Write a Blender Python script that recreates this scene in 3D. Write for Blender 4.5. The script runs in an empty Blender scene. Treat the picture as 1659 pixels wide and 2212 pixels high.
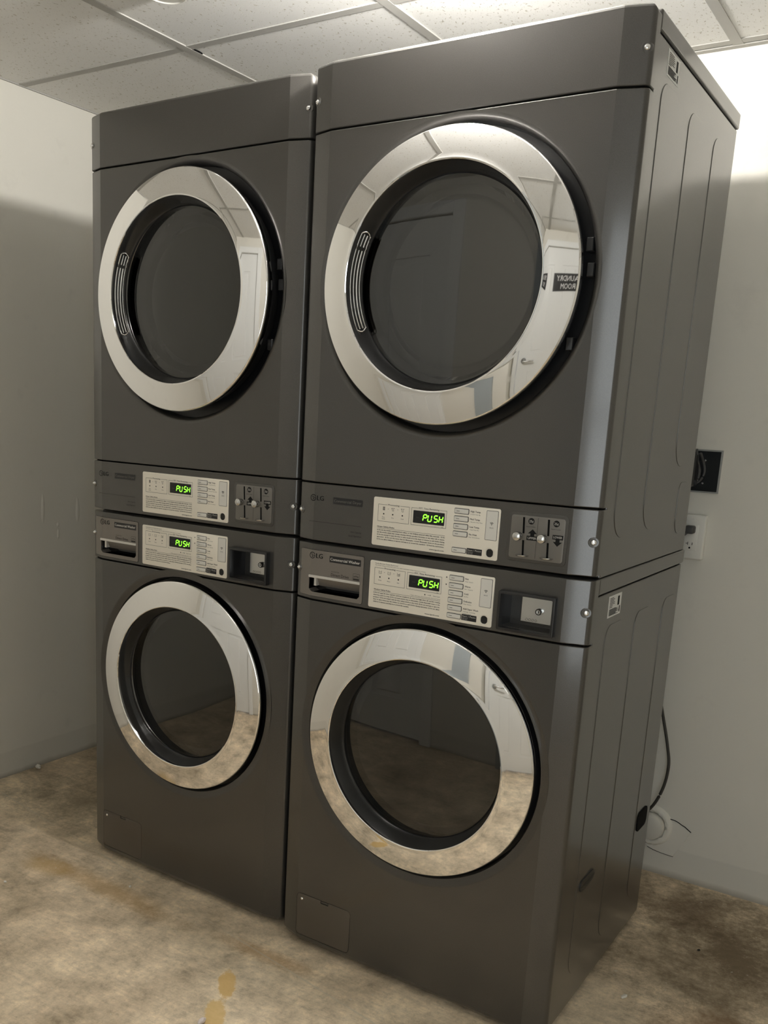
import bpy, bmesh, math, random
from mathutils import Vector, Matrix
PI = math.pi
C = bpy.context.scene.collection
random.seed(7)

# ------------------------------------------------------------------ camera
cam_data = bpy.data.cameras.new('camera')
cam = bpy.data.objects.new('camera', cam_data); C.objects.link(cam)
R_ = Vector((0.82700552, 0.56024306, 0.04679296)); U_ = Vector((-0.1593065, 0.1537107, 0.97518945)); F_ = Vector((-0.53915054, 0.81394148, -0.21636996))
cam.matrix_world = Matrix(((R_.x, U_.x, -F_.x, 1.24004735), (R_.y, U_.y, -F_.y, -1.70886169), (R_.z, U_.z, -F_.z, 1.26787376), (0, 0, 0, 1)))
cam_data.sensor_fit = 'HORIZONTAL'; cam_data.sensor_width = 36; cam_data.lens = 44.24026
cam_data.shift_x = 115.4185/1659; cam_data.shift_y = 238.232/1659
cam_data.clip_start = 0.01
bpy.context.scene.camera = cam

# ------------------------------------------------------------------ world, exposure
w = bpy.data.worlds.new('world'); bpy.context.scene.world = w; w.use_nodes = True
w.node_tree.nodes['Background'].inputs[0].default_value = (0.55, 0.72, 1.0, 1); w.node_tree.nodes['Background'].inputs[1].default_value = 1.0
vs = bpy.context.scene.view_settings
vs.view_transform = 'Standard'; vs.look = 'None'; vs.gamma = 1; vs.exposure = 0.08; vs.use_curve_mapping = False
BULB_POWER = 1080.0     # emission of the bulb glass
BULB_COLOR = (1.0, 0.97, 0.92)
FILL_POWER = 3.8      # glow of the added fill window beside the door behind the camera
FILL_COLOR = (0.88, 0.94, 0.97)

# ------------------------------------------------------------------ room and machine measures
ZC = 2.189; XL = -1.337; YB = 0.957; XR = 2.75; YF = -1.80
W = 0.686

# ------------------------------------------------------------------ materials
def newmat(name):
    m = bpy.data.materials.new(name); m.use_nodes = True
    nt = m.node_tree; return m, nt, nt.nodes['Principled BSDF']
def mat(name, col, rough=0.5, metal=0.0, spec=0.5, coat=0.0, emit=None, es=0.0):
    m, nt, b = newmat(name)
    b.inputs['Base Color'].default_value = (*col, 1); b.inputs['Roughness'].default_value = rough
    b.inputs['Metallic'].default_value = metal; b.inputs['Specular IOR Level'].default_value = spec
    b.inputs['Coat Weight'].default_value = coat; b.inputs['Coat Roughness'].default_value = 0.12
    if emit: b.inputs['Emission Color'].default_value = (*emit, 1); b.inputs['Emission Strength'].default_value = es
    return m
def N(nt, t, **k):
    n = nt.nodes.new(t)
    for a, v in k.items():
        if a == 'inp':
            for i, x in v.items(): n.inputs[i].default_value = x
        else: setattr(n, a, v)
    return n
def L(nt, a, ao, b, bi): nt.links.new(a.outputs[ao], b.inputs[bi])
def ramp(nt, stops):
    r = N(nt, 'ShaderNodeValToRGB'); e = r.color_ramp.elements
    while len(e) < len(stops): e.new(0.5)
    for i, (p, c) in enumerate(stops):
        e[i].position = p; e[i].color = (*c, 1) if len(c) == 3 else c
    return r
def mixc(nt, fac, a, b, mode='MIX'):
    m = N(nt, 'ShaderNodeMix', data_type='RGBA', blend_type=mode)
    for s, i in ((fac, 0), (a, 6), (b, 7)):
        if isinstance(s, (int, float)): m.inputs[i].default_value = s
        elif isinstance(s, tuple): m.inputs[i].default_value = (*s, 1)
        else: nt.links.new(s, m.inputs[i])
    return m.outputs[2]
def noise(nt, vec, scale, detail=6, rough=0.55, dist=0):
    n = N(nt, 'ShaderNodeTexNoise', inp={'Scale': scale, 'Detail': detail, 'Roughness': rough, 'Distortion': dist})
    nt.links.new(vec, n.inputs['Vector']); return n
def mathn(nt, op, a, b=None, clamp=False):
    m = N(nt, 'ShaderNodeMath', operation=op, use_clamp=clamp)
    for i, s in enumerate((a, b)):
        if s is None: continue
        if isinstance(s, (int, float)): m.inputs[i].default_value = s
        else: nt.links.new(s, m.inputs[i])
    return m.outputs[0]

def blob(nt, pos, cx, cy, rx, ry, rot=0, soft=0.35, warp=None):
    """0..1 mask of an elliptical stain with ragged edge at a place on the surface"""
    mp = N(nt, 'ShaderNodeMapping', vector_type='TEXTURE')
    mp.inputs['Location'].default_value = (cx, cy, 0); mp.inputs['Rotation'].default_value = (0, 0, rot); mp.inputs['Scale'].default_value = (rx, ry, 1e6)
    nt.links.new(pos, mp.inputs['Vector'])
    ln = N(nt, 'ShaderNodeVectorMath', operation='LENGTH'); nt.links.new(mp.outputs[0], ln.inputs[0])
    v = ln.outputs['Value']
    if warp is not None: v = mathn(nt, 'ADD', v, mathn(nt, 'MULTIPLY', mathn(nt, 'SUBTRACT', warp, 0.5), 2.6))
    mr = N(nt, 'ShaderNodeMapRange', inp={1: 1.0, 2: 1.0-soft, 3: 0.0, 4: 1.0}); nt.links.new(v, mr.inputs[0])
    return mr.outputs[0]

def paint_mat():
    m, nt, b = newmat('graphite_paint')
    tc = N(nt, 'ShaderNodeTexCoord')
    fl = noise(nt, tc.outputs['Object'], 900, 1)
    r = ramp(nt, [(0.3, (0.056, 0.053, 0.048)), (0.7, (0.072, 0.068, 0.062))]); L(nt, fl, 0, r, 0)
    L(nt, r, 0, b, 'Base Color')
    b.inputs['Metallic'].default_value = 0.55; b.inputs['Roughness'].default_value = 0.42
    b.inputs['Coat Weight'].default_value = 0.9; b.inputs['Coat Roughness'].default_value = 0.15
    pe = noise(nt, tc.outputs['Object'], 260, 2)
    bp = N(nt, 'ShaderNodeBump', inp={'Strength': 0.03, 'Distance': 0.001}); L(nt, pe, 0, bp, 'Height')
    L(nt, bp, 0, b, 'Normal')
    return m
PAINT = paint_mat()
DRAWER = mat('drawer_metallic_paint', (0.205, 0.185, 0.165), 0.40, 0.4, coat=0.2)
def chrome_mat():
    m, nt, b = newmat('chrome'); tc = N(nt, 'ShaderNodeTexCoord')
    n = noise(nt, tc.outputs['Object'], 14, 4, 0.6, 0.8); r = ramp(nt, [(0.55, (.03, .03, .03)), (0.75, (.10, .10, .10))]); L(nt, n, 0, r, 0); L(nt, r, 0, b, 'Roughness')
    b.inputs['Base Color'].default_value = (0.91, 0.905, 0.90, 1); b.inputs['Metallic'].default_value = 1
    return m
CHROME = chrome_mat()
STEEL = mat('brushed_steel', (0.62, 0.62, 0.61), 0.22, 1.0)
SCREW = mat('bright_screw_steel', (0.85, 0.85, 0.85), 0.2, 1.0)
SILVER = mat('silver_panel_face', (0.84, 0.79, 0.69), 0.36, 0.0)
COINPLATE = mat('grey_coin_plate', (0.185, 0.175, 0.16), 0.4, 0.4)
BUTTON = mat('button_grey', (0.70, 0.68, 0.63), 0.4, 0.0)
RIM = mat('button_surround', (0.05, 0.05, 0.05), 0.4)
INK = mat('printed_ink', (0.012, 0.012, 0.012), 0.7, spec=0.12)
LOGO = mat('logo_black', (0.006, 0.006, 0.006), 0.6, spec=0.15)
FILTER = mat('filter_cover_paint', (0.105, 0.094, 0.083), 0.42, 0.5, coat=0.3)
INKG = mat('printed_grey', (0.035, 0.033, 0.03), 0.7, spec=0.12)
NAMEG = mat('name_plate_grey', (0.13, 0.125, 0.115), 0.6, spec=0.2)
WINK = mat('pale_print', (0.60, 0.58, 0.54), 0.6)
BLACK = mat('black_plastic', (0.010, 0.010, 0.011), 0.35)
GLOSSB = mat('gloss_black', (0.006, 0.006, 0.007), 0.08)
RECESS_SHADE = mat('shallow_recess_shade', (0.022, 0.021, 0.019), 0.4)  # darker copy of the graphite, stands in for shade in the recess
VOID = mat('black_cavity', (0.004, 0.004, 0.004), 0.8, spec=0.1)
DARKPL = mat('dark_grey_plastic', (0.016, 0.016, 0.017), 0.30)
GREEN = mat('led_green', (0.05, 0.4, 0.02), 0.5, emit=(0.22, 1.0, 0.03), es=2.6)
LEDOFF = mat('led_unlit', (0.02, 0.025, 0.02), 0.4)
TRIMBAR = mat('pale_bar', (0.62, 0.60, 0.56), 0.3, 0.3)
WHITEPL = mat('white_plastic', (0.74, 0.73, 0.68), 0.4)
RUBBER = mat('grey_rubber', (0.06, 0.06, 0.06), 0.6)
CORDM = mat('dark_cord', (0.045, 0.042, 0.036), 0.5)
LABEL = mat('label_paper', (0.66, 0.66, 0.64), 0.5)
GALV = mat('galvanized_steel', (0.42, 0.42, 0.40), 0.45, 0.8)
DRUM = mat('drum_steel', (0.35, 0.35, 0.35), 0.3, 1.0)
PVC = mat('off_white_pipe', (0.66, 0.64, 0.58), 0.45)
BLACKPLATE = mat('black_outlet_plate', (0.012, 0.014, 0.015), 0.3)

def glass_mat(name, tint, rough=0.012, ior=1.55):
    m = bpy.data.materials.new(name); m.use_nodes = True; nt = m.node_tree
    nt.nodes.clear()
    o = N(nt, 'ShaderNodeOutputMaterial'); mx = N(nt, 'ShaderNodeMixShader'); fr = N(nt, 'ShaderNodeFresnel', inp={'IOR': ior})
    t = N(nt, 'ShaderNodeBsdfTransparent'); t.inputs[0].default_value = (*tint, 1)
    g = N(nt, 'ShaderNodeBsdfGlossy', inp={'Roughness': rough})
    L(nt, fr, 0, mx, 0); L(nt, t, 0, mx, 1); L(nt, g, 0, mx, 2); L(nt, mx, 0, o, 0)
    return m
GLASS = glass_mat('tinted_door_glass', (0.62, 0.62, 0.61), ior=1.9)
BOWL = glass_mat('inner_bowl_glass', (0.90, 0.90, 0.88), 0.03, 1.45)
BEZEL = mat('smoked_bezel_plastic', (0.13, 0.13, 0.132), 0.09, 0.85)

def wall_mat():
    m, nt, b = newmat('painted_drywall')
    geo = N(nt, 'ShaderNodeNewGeometry'); P = geo.outputs['Position']
    n1 = noise(nt, P, 1.6, 4); n2 = noise(nt, P, 9, 6, 0.6)
    base = mixc(nt, n1.outputs[0], (0.72, 0.70, 0.635), (0.765, 0.745, 0.68))
    sm = ramp(nt, [(0.60, (0, 0, 0)), (0.80, (1, 1, 1))]); L(nt, n2, 0, sm, 0)
    base = mixc(nt, mathn(nt, 'MULTIPLY', sm.outputs[0], 0.30), base, (0.52, 0.50, 0.46))
    # bare strip where a baseboard used to be
    sx = N(nt, 'ShaderNodeSeparateXYZ'); nt.links.new(P, sx.inputs[0])
    e = mathn(nt, 'ADD', sx.outputs[2], mathn(nt, 'MULTIPLY', n2.outputs[0], 0.02))
    st = N(nt, 'ShaderNodeMapRange', inp={1: 0.102, 2: 0.096, 3: 0.0, 4: 1.0}); nt.links.new(e, st.inputs[0])
    base = mixc(nt, mathn(nt, 'MULTIPLY', st.outputs[0], 0.25), base, (0.50, 0.49, 0.44))
    dt = N(nt, 'ShaderNodeMapRange', inp={1: 0.030, 2: 0.012, 3: 0.0, 4: 1.0}); nt.links.new(e, dt.inputs[0])
    base = mixc(nt, mathn(nt, 'MULTIPLY', dt.outputs[0], 0.6), base, (0.25, 0.22, 0.17))
    nt.links.new(base, b.inputs['Base Color'])
    b.inputs['Roughness'].default_value = 0.72
    n3 = noise(nt, P, 130, 3); n4 = noise(nt, P, 3.0, 3)
    h = mathn(nt, 'ADD', mathn(nt, 'MULTIPLY', n3.outputs[0], 0.5), mathn(nt, 'MULTIPLY', n4.outputs[0], 3))
    bp = N(nt, 'ShaderNodeBump', inp={'Strength': 0.25, 'Distance': 0.002}); nt.links.new(h, bp.inputs['Height']); L(nt, bp, 0, b, 'Normal')
    return m
WALL = wall_mat()

def ceil_mat():
    m, nt, b = newmat('fissured_ceiling_tile')
    geo = N(nt, 'ShaderNodeNewGeometry'); P = geo.outputs['Position']
    mp = N(nt, 'ShaderNodeMapping'); mp.inputs['Scale'].default_value = (1.0, 0.62, 1); mp.inputs['Rotation'].default_value = (0, 0, 0.5); nt.links.new(P, mp.inputs[0])
    a = noise(nt, mp.outputs[0], 135, 2.5, 0.55, 0.4); r1 = ramp(nt, [(0.630, (0, 0, 0)), (0.67, (1, 1, 1))]); L(nt, a, 0, r1, 0)
    c = noise(nt, P, 260, 1); r2 = ramp(nt, [(0.68, (0, 0, 0)), (0.73, (1, 1, 1))]); L(nt, c, 0, r2, 0)
    pits = mathn(nt, 'MAXIMUM', r1.outputs[0], mathn(nt, 'MULTIPLY', r2.outputs[0], 0.6))
    big = noise(nt, P, 2.5, 3)
    base = mixc(nt, big.outputs[0], (0.80, 0.79, 0.76), (0.85, 0.845, 0.82))
    base = mixc(nt, pits, base, (0.56, 0.52, 0.45))
    nt.links.new(base, b.inputs['Base Color']); b.inputs['Roughness'].default_value = 0.9
    f = noise(nt, P, 500, 2)
    h = mathn(nt, 'SUBTRACT', mathn(nt, 'MULTIPLY', f.outputs[0], 0.15), pits)
    bp = N(nt, 'ShaderNodeBump', inp={'Strength': 0.6, 'Distance': 0.002}); nt.links.new(h, bp.inputs['Height']); L(nt, bp, 0, b, 'Normal')
    return m
CEIL = ceil_mat()
TBAR = mat('ceiling_grid_white', (0.44, 0.43, 0.40), 0.7)

def floor_mat():
    m, nt, b = newmat('worn_concrete')
    geo = N(nt, 'ShaderNodeNewGeometry'); P = geo.outputs['Position']
    n1 = noise(nt, P, 2.0, 10, 0.70, 0.1); n2 = noise(nt, P, 8, 10, 0.76, 0.15); n3 = noise(nt, P, 55, 10, 0.85, 0.0)
    mp = N(nt, 'ShaderNodeMapping'); mp.inputs['Rotation'].default_value = (0, 0, -0.95); mp.inputs['Scale'].default_value = (6, 60, 1); nt.links.new(P, mp.inputs[0])
    stx = noise(nt, mp.outputs[0], 2.0, 6, 0.7)
    r1 = ramp(nt, [(0.30, (0.45, 0.36, 0.245)), (0.45, (0.66, 0.54, 0.39)), (0.58, (0.80, 0.67, 0.49)), (0.75, (0.88, 0.76, 0.58))]); L(nt, n1, 0, r1, 0)
    r2 = ramp(nt, [(0.34, (0.40, 0.39, 0.37)), (0.46, (0.86, 0.86, 0.84)), (0.53, (1.02, 1.01, 0.99)), (0.64, (1.34, 1.32, 1.28))]); L(nt, n2, 0, r2, 0)
    base = mixc(nt, 0.72, r1.outputs[0], r2.outputs[0], 'MULTIPLY')
    r3 = ramp(nt, [(0.32, (0.55, 0.54, 0.52)), (0.46, (0.93, 0.92, 0.90)), (0.56, (1.05, 1.05, 1.05)), (0.72, (1.28, 1.27, 1.25))]); L(nt, n3, 0, r3, 0)
    base = mixc(nt, 0.9, base, r3.outputs[0], 'MULTIPLY')
    r4 = ramp(nt, [(0.35, (0.80, 0.80, 0.80)), (0.65, (1.12, 1.12, 1.12))]); L(nt, stx, 0, r4, 0)
    base = mixc(nt, 0.5, base, r4.outputs[0], 'MULTIPLY')
    wv = mathn(nt, 'ADD', mathn(nt, 'MULTIPLY', n2.outputs[0], 0.55), mathn(nt, 'MULTIPLY', n3.outputs[0], 0.45))
    def blotch(base, col, fac, *a, **k):
        return mixc(nt, mathn(nt, 'MULTIPLY', blob(nt, P, *a, warp=wv, **k), fac), base, col)
    # ochre and rusty stains, and darker areas
    base = blotch(base, (0.50, 0.30, 0.10), 0.45, -0.52, -0.10, 0.34, 0.05, -0.03, soft=0.7)
    base = blotch(base, (0.52, 0.34, 0.13), 0.55, -0.72, -0.12, 0.09, 0.05, 0.2, soft=0.6)
    base = blotch(base, (0.46, 0.26, 0.09), 0.55, 0.03, -0.085, 0.17, 0.035, 0.05, soft=0.7)
    base = blotch(base, (0.72, 0.47, 0.16), 0.85, 0.030, -0.235, 0.022, 0.060, 0.65, soft=0.2)
    base = blotch(base, (0.72, 0.49, 0.18), 0.8, 0.080, -0.33, 0.024, 0.06, 0.65, soft=0.2)
    base = blotch(base, (0.16, 0.125, 0.075), 0.6, -1.00, 0.24, 0.30, 0.20, 0.0, soft=0.9)  # darker area on the floor left of the machines
    base = blotch(base, (0.13, 0.085, 0.04), 0.85, 0.95, 0.62, 0.34, 0.42, 0.3, soft=0.9)  # stained brown, deepened to paint in the shade right of the machines
    base = blotch(base, (0.14, 0.085, 0.04), 0.65, 0.80, 0.80, 0.32, 0.16, 0.0, soft=0.9)  # brown staining with shade painted in, along the back wall
    base = blotch(base, (0.30, 0.17, 0.08), 0.5, 0.95, 0.28, 0.16, 0.10, 0.4, soft=0.8)
    # old saw-cut line running along the machines
    sx = N(nt, 'ShaderNodeSeparateXYZ'); nt.links.new(P, sx.inputs[0])
    ln = mathn(nt, 'ABSOLUTE', mathn(nt, 'ADD', mathn(nt, 'ADD', sx.outputs[1], 0.085), mathn(nt, 'MULTIPLY', sx.outputs[0], 0.17)))
    mk = N(nt, 'ShaderNodeMapRange', inp={1: 0.0035, 2: 0.0015, 3: 0.0, 4: 1.0}); nt.links.new(ln, mk.inputs[0])
    mk2 = ramp(nt, [(0.42, (0, 0, 0)), (0.55, (1, 1, 1))]); L(nt, n1, 0, mk2, 0)
    base = mixc(nt, mathn(nt, 'MULTIPLY', mathn(nt, 'MULTIPLY', mk.outputs[0], mk2.outputs[0]), 0.5), base, (0.60, 0.54, 0.42))
    # pale flecks
    fk = noise(nt, P, 70, 3, 0.5); rf = ramp(nt, [(0.70, (0, 0, 0)), (0.74, (1, 1, 1))]); L(nt, fk, 0, rf, 0)
    base = mixc(nt, mathn(nt, 'MULTIPLY', rf.outputs[0], 0.6), base, (0.68, 0.64, 0.55))
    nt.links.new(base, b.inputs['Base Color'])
    b.inputs['Roughness'].default_value = 0.62
    bp = N(nt, 'ShaderNodeBump', inp={'Strength': 0.35, 'Distance': 0.004}); nt.links.new(mathn(nt, 'ADD', n3.outputs[0], n2.outputs[0]), bp.inputs['Height']); L(nt, bp, 0, b, 'Normal')
    return m
FLOOR = floor_mat()

# ------------------------------------------------------------------ mesh helpers
def finish(me, ang=30):
    lim = math.radians(ang)
    bm = bmesh.new(); bm.from_mesh(me)
    for f in bm.faces: f.smooth = True
    for e in bm.edges:
        e.smooth = not (len(e.link_faces) != 2 or e.calc_face_angle(4) > lim)
    bm.to_mesh(me); bm.free()
def obj(name, bm, m, parent=None, ang=30, loc=None):
    me = bpy.data.meshes.new(name)
    if isinstance(bm, bmesh.types.BMesh):
        bm.normal_update(); bm.to_mesh(me); bm.free()
    else: me = bm
    me.materials.clear(); me.materials.append(m)
    finish(me, ang)
    o = bpy.data.objects.new(name, me); C.objects.link(o)
    if parent: o.parent = parent
    if loc: o.location = loc
    return o
def tag(o, label, cat, group=None):
    o['label'] = label; o['category'] = cat
    if group: o['group'] = group
    return o
def struct(o): o['kind'] = 'structure'; return o
def thing(name, label, cat, loc=(0, 0, 0), group=None):
    o = bpy.data.objects.new(name, None); C.objects.link(o); o.location = loc; o.empty_display_size = 0.1
    return tag(o, label, cat, group)

def add_box(bm, x0, x1, y0, y1, z0, z1, bev=0, seg=2):
    vs = [bm.verts.new((x, y, z)) for z in (z0, z1) for y in (y0, y1) for x in (x0, x1)]
    fs = [(0, 2, 3, 1), (4, 5, 7, 6), (0, 1, 5, 4), (2, 6, 7, 3), (0, 4, 6, 2), (1, 3, 7, 5)]
    faces = [bm.faces.new([vs[i] for i in f]) for f in fs]
    if bev:
        ed = list({e for f in faces for e in f.edges})
        bmesh.ops.bevel(bm, geom=ed, offset=bev, segments=seg, affect='EDGES', profile=0.5)
    return bm
def box(*a, **k):
    bm = bmesh.new(); return add_box(bm, *a, **k)
def rr(x0, x1, z0, z1, r, n=6):
    """rounded rectangle outline, counter-clockwise; r may be (bl, br, tr, tl)"""
    if not isinstance(r, (tuple, list)): r = (r,)*4
    pts = []
    for (cx, cz, a0, q) in ((x0+r[0], z0+r[0], PI, r[0]), (x1-r[1], z0+r[1], 1.5*PI, r[1]), (x1-r[2], z1-r[2], 0, r[2]), (x0+r[3], z1-r[3], .5*PI, r[3])):
        for i in range(n+1):
            a = a0+i/n*PI/2; pts.append((cx+q*math.cos(a), cz+q*math.sin(a)))
    return pts
def add_prism(bm, pts, y0, y1, bev=0.0, steps=3):
    """outline in (x,z) extruded along y; the y0 (front, smaller y) rim is rounded by bev"""
    n = len(pts); cx = sum(p[0] for p in pts)/n; cz = sum(p[1] for p in pts)/n
    def inset(d):
        if d == 0: return pts
        out = []
        for i in range(n):
            a = Vector(pts[i-1]); b = Vector(pts[i]); c = Vector(pts[(i+1) % n])
            t = (c-a)
            if t.length < 1e-9: out.append(pts[i]); continue
            t.normalize(); nn = Vector((-t.y, t.x)); out.append((b.x+nn.x*d, b.y+nn.y*d))
        return out
    loops = []
    if bev:
        for i in range(steps+1):
            a = i/steps*PI/2; loops.append((y0+bev*(1-math.sin(a)), bev*(1-math.cos(a))))
        loops = [(y, d) for y, d in loops][::1]
    else: loops = [(y0, 0)]
    loops = [(y1, 0)]+loops
    rings = []
    for y, d in loops: rings.append([bm.verts.new((x, y, z)) for x, z in inset(d)])
    for a, b in zip(rings, rings[1:]):
        for i in range(n): bm.faces.new((a[i], a[(i+1) % n], b[(i+1) % n], b[i]))
    bm.faces.new(rings[0][::-1]); bm.faces.new(rings[-1])
    return bm
def prism(*a, **k):
    bm = bmesh.new(); add_prism(bm, *a, **k)
    bmesh.ops.recalc_face_normals(bm, faces=bm.faces); return bm
def add_lathe(bm, prof, cx, cz, seg=128, a0=0, a1=2*PI, closed=False):
    """profile (r, y) spun round the y axis through (cx, cz)"""
    full = abs(a1-a0-2*PI) < 1e-6
    cnt = seg if full else seg+1
    rows = []
    for r, y in prof:
        if r < 1e-6: rows.append([bm.verts.new((cx, y, cz))]); continue
        rows.append([bm.verts.new((cx+r*math.cos(a0+(a1-a0)*i/seg), y, cz+r*math.sin(a0+(a1-a0)*i/seg))) for i in range(cnt)])
    pairs = list(zip(rows, rows[1:]))
    if closed: pairs.append((rows[-1], rows[0]))
    for a, b in pairs:
        for i in range(seg if full else seg):
            j = (i+1) % cnt
            if len(a) == 1 and len(b) == 1: continue
            if len(a) == 1: bm.faces.new((a[0], b[j], b[i]))
            elif len(b) == 1: bm.faces.new((a[i], a[j], b[0]))
            else: bm.faces.new((a[i], a[j], b[j], b[i]))
    if not full and closed:
        bm.faces.new([r[0] for r in rows]); bm.faces.new([r[-1] for r in rows][::-1])
    return bm
def lathe(prof, cx, cz, **k):
    bm = bmesh.new(); add_lathe(bm, prof, cx, cz, **k)
    bmesh.ops.recalc_face_normals(bm, faces=bm.faces); return bm
def add_tube(bm, pts, r, seg=10):
    pts = [Vector(p) for p in pts]; rows = []
    up = Vector((0, 0, 1))
    for i, p in enumerate(pts):
        t = (pts[min(i+1, len(pts)-1)]-pts[max(i-1, 0)]).normalized()
        u = t.cross(up if abs(t.dot(up)) < 0.95 else Vector((1, 0, 0))).normalized(); v = t.cross(u)
        rows.append([bm.verts.new(p+r*(u*math.cos(2*PI*k/seg)+v*math.sin(2*PI*k/seg))) for k in range(seg)])
    for a, b in zip(rows, rows[1:]):
        for k in range(seg): bm.faces.new((a[k], a[(k+1) % seg], b[(k+1) % seg], b[k]))
    bm.faces.new(rows[0]); bm.faces.new(rows[-1][::-1])
    bmesh.ops.recalc_face_normals(bm, faces=bm.faces)
    return bm
def spline(pts, n=8):
    out = []
    P = [Vector(pts[0])]+[Vector(p) for p in pts]+[Vector(pts[-1])]
    for i in range(1, len(P)-2):
        for k in range(n):
            t = k/n; a, b, c, d = P[i-1], P[i], P[i+1], P[i+2]
            out.append(0.5*((2*b)+(-a+c)*t+(2*a-5*b+4*c-d)*t*t+(-a+3*b-3*c+d)*t**3))
    out.append(P[-2]); return out

def boolean(base_bm, cutters, op='DIFFERENCE'):
    me = bpy.data.meshes.new('t'); base_bm.normal_update(); base_bm.to_mesh(me); base_bm.free()
    o = bpy.data.objects.new('t', me); C.objects.link(o)
    extra = []
    for c in cutters:
        cm = bpy.data.meshes.new('c'); c.normal_update(); c.to_mesh(cm); c.free()
        co = bpy.data.objects.new('c', cm); C.objects.link(co); extra.append(co)
        md = o.modifiers.new('b', 'BOOLEAN'); md.operation = op; md.object = co; md.solver = 'EXACT'
    dg = bpy.context.evaluated_depsgraph_get(); dg.update()
    out = bpy.data.meshes.new_from_object(o.evaluated_get(dg))
    for e in extra+[o]: bpy.data.objects.remove(e, do_unlink=True)
    return out

# text written on the machines: real letter shapes lying on a surface
_cur = {}
def text_mesh(s):
    if s in _cur: return _cur[s]
    cu = bpy.data.curves.new('t', 'FONT'); cu.body = s; cu.size = 1; cu.resolution_u = 2
    o = bpy.data.objects.new('t', cu); C.objects.link(o)
    dg = bpy.context.evaluated_depsgraph_get(); dg.update()
    me = bpy.data.meshes.new_from_object(o.evaluated_get(dg))
    bpy.data.objects.remove(o, do_unlink=True)
    _cur[s] = me; return me
def add_text(bm, s, x, z, h, y, width=None, align='l', bold=0.0, fn=None):
    me = text_mesh(s)
    if not me.vertices: return
    xs = [v.co.x for v in me.vertices]; x0, x1 = min(xs), max(xs)
    sz = h/0.70; sx = sz
    if width: sx = width/(x1-x0)
    ww = (x1-x0)*sx
    ox = x if align == 'l' else (x-ww if align == 'r' else x-ww/2)
    for db in ((0,) if not bold else (-bold, bold)):
        base = len(bm.verts)
        vv = []
        for v in me.vertices:
            px = ox+(v.co.x-x0)*sx+db; pz = z+v.co.y*sz
            vv.append(bm.verts.new(fn(px, pz) if fn else (px, y-(0.00002 if db > 0 else 0), pz)))
        for p in me.polygons:
            try: bm.faces.new([vv[i] for i in p.vertices])
            except ValueError: pass
def flat_rect(bm, x0, x1, z0, z1, y, r=0, n=4):
    """thin raised print: a filled (rounded) rectangle"""
    pts = rr(x0, x1, z0, z1, r, n) if r else [(x0, z0), (x1, z0), (x1, z1), (x0, z1)]
    bm.faces.new([bm.verts.new((a, y, b)) for a, b in pts])
def frame_rect(bm, x0, x1, z0, z1, t, y, gaps=()):
    for a, b in ((z0, z0+t), (z1-t, z1)):
        segs = [(x0, x1)]
        if b == z1:
            for g0, g1 in gaps: segs = [(x0, g0), (g1, x1)]
        for s in segs: flat_rect(bm, s[0], s[1], a, b, y)
    flat_rect(bm, x0, x0+t, z0+t, z1-t, y); flat_rect(bm, x1-t, x1, z0+t, z1-t, y)
def circle_pts(cx, cz, r, n=24): return [(cx+r*math.cos(2*PI*i/n), cz+r*math.sin(2*PI*i/n)) for i in range(n)]
def disc(bm, cx, cz, r, y, n=24): bm.faces.new([bm.verts.new((a, y, b)) for a, b in circle_pts(cx, cz, r, n)])
def ring(bm, cx, cz, r0, r1, y, a0=0, a1=2*PI, n=32):
    A = [(a0+(a1-a0)*i/n) for i in range(n+1)]
    p = [bm.verts.new((cx+r0*math.cos(a), y, cz+r0*math.sin(a))) for a in A]; q = [bm.verts.new((cx+r1*math.cos(a), y, cz+r1*math.sin(a))) for a in A]
    for i in range(n): bm.faces.new((p[i], p[i+1], q[i+1], q[i]))

# ------------------------------------------------------------------ the room
def wall_box(name, x0, x1, y0, y1, z0, z1, m=WALL): return struct(obj(name, box(x0, x1, y0, y1, z0, z1), m))
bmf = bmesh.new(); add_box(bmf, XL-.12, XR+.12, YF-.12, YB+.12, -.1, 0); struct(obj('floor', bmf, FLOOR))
wall_box('wall_left', XL-.12, XL, YF-.12, YB+.12, 0, ZC+.12)
wall_box('wall_back', XL, XR, YB, YB+.12, 0, ZC+.12)
struct(obj('ceiling', box(XL, XR, YF, YB, ZC+.003, ZC+.02), CEIL))

# ceiling grid of T bars
bm = bmesh.new(); hw = .0125
gx = [-0.666, -0.047, 0.598, 1.208, 1.818, 2.428]; gy = [-1.49, -0.88, -0.27, 0.343, 0.915]
for x in gx:
    add_box(bm, x-hw, x+hw, YF, YB, ZC, ZC+.004)
xs = [XL]+gx+[XR]
for y in gy:
    for a, b in zip(xs, xs[1:]):
        add_box(bm, a+(hw if a != XL else 0), b-(hw if b != XR else 0), y-hw, y+hw, ZC+.0006, ZC+.004)
struct(obj('trim_1', bm, TBAR))
bm = bmesh.new()                      # wall angle round the edge of the ceiling
add_box(bm, XL, XL+.006, YF, YB, ZC-.001, ZC+.003); add_box(bm, XL+.006, XR, YB-.02, YB, ZC-.001, ZC+.003)
struct(obj('trim_2', bm, TBAR))

wall_box('wall_right', XR, XR+.12, YF-.12, YB+.12, 0, ZC+.12)
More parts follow.
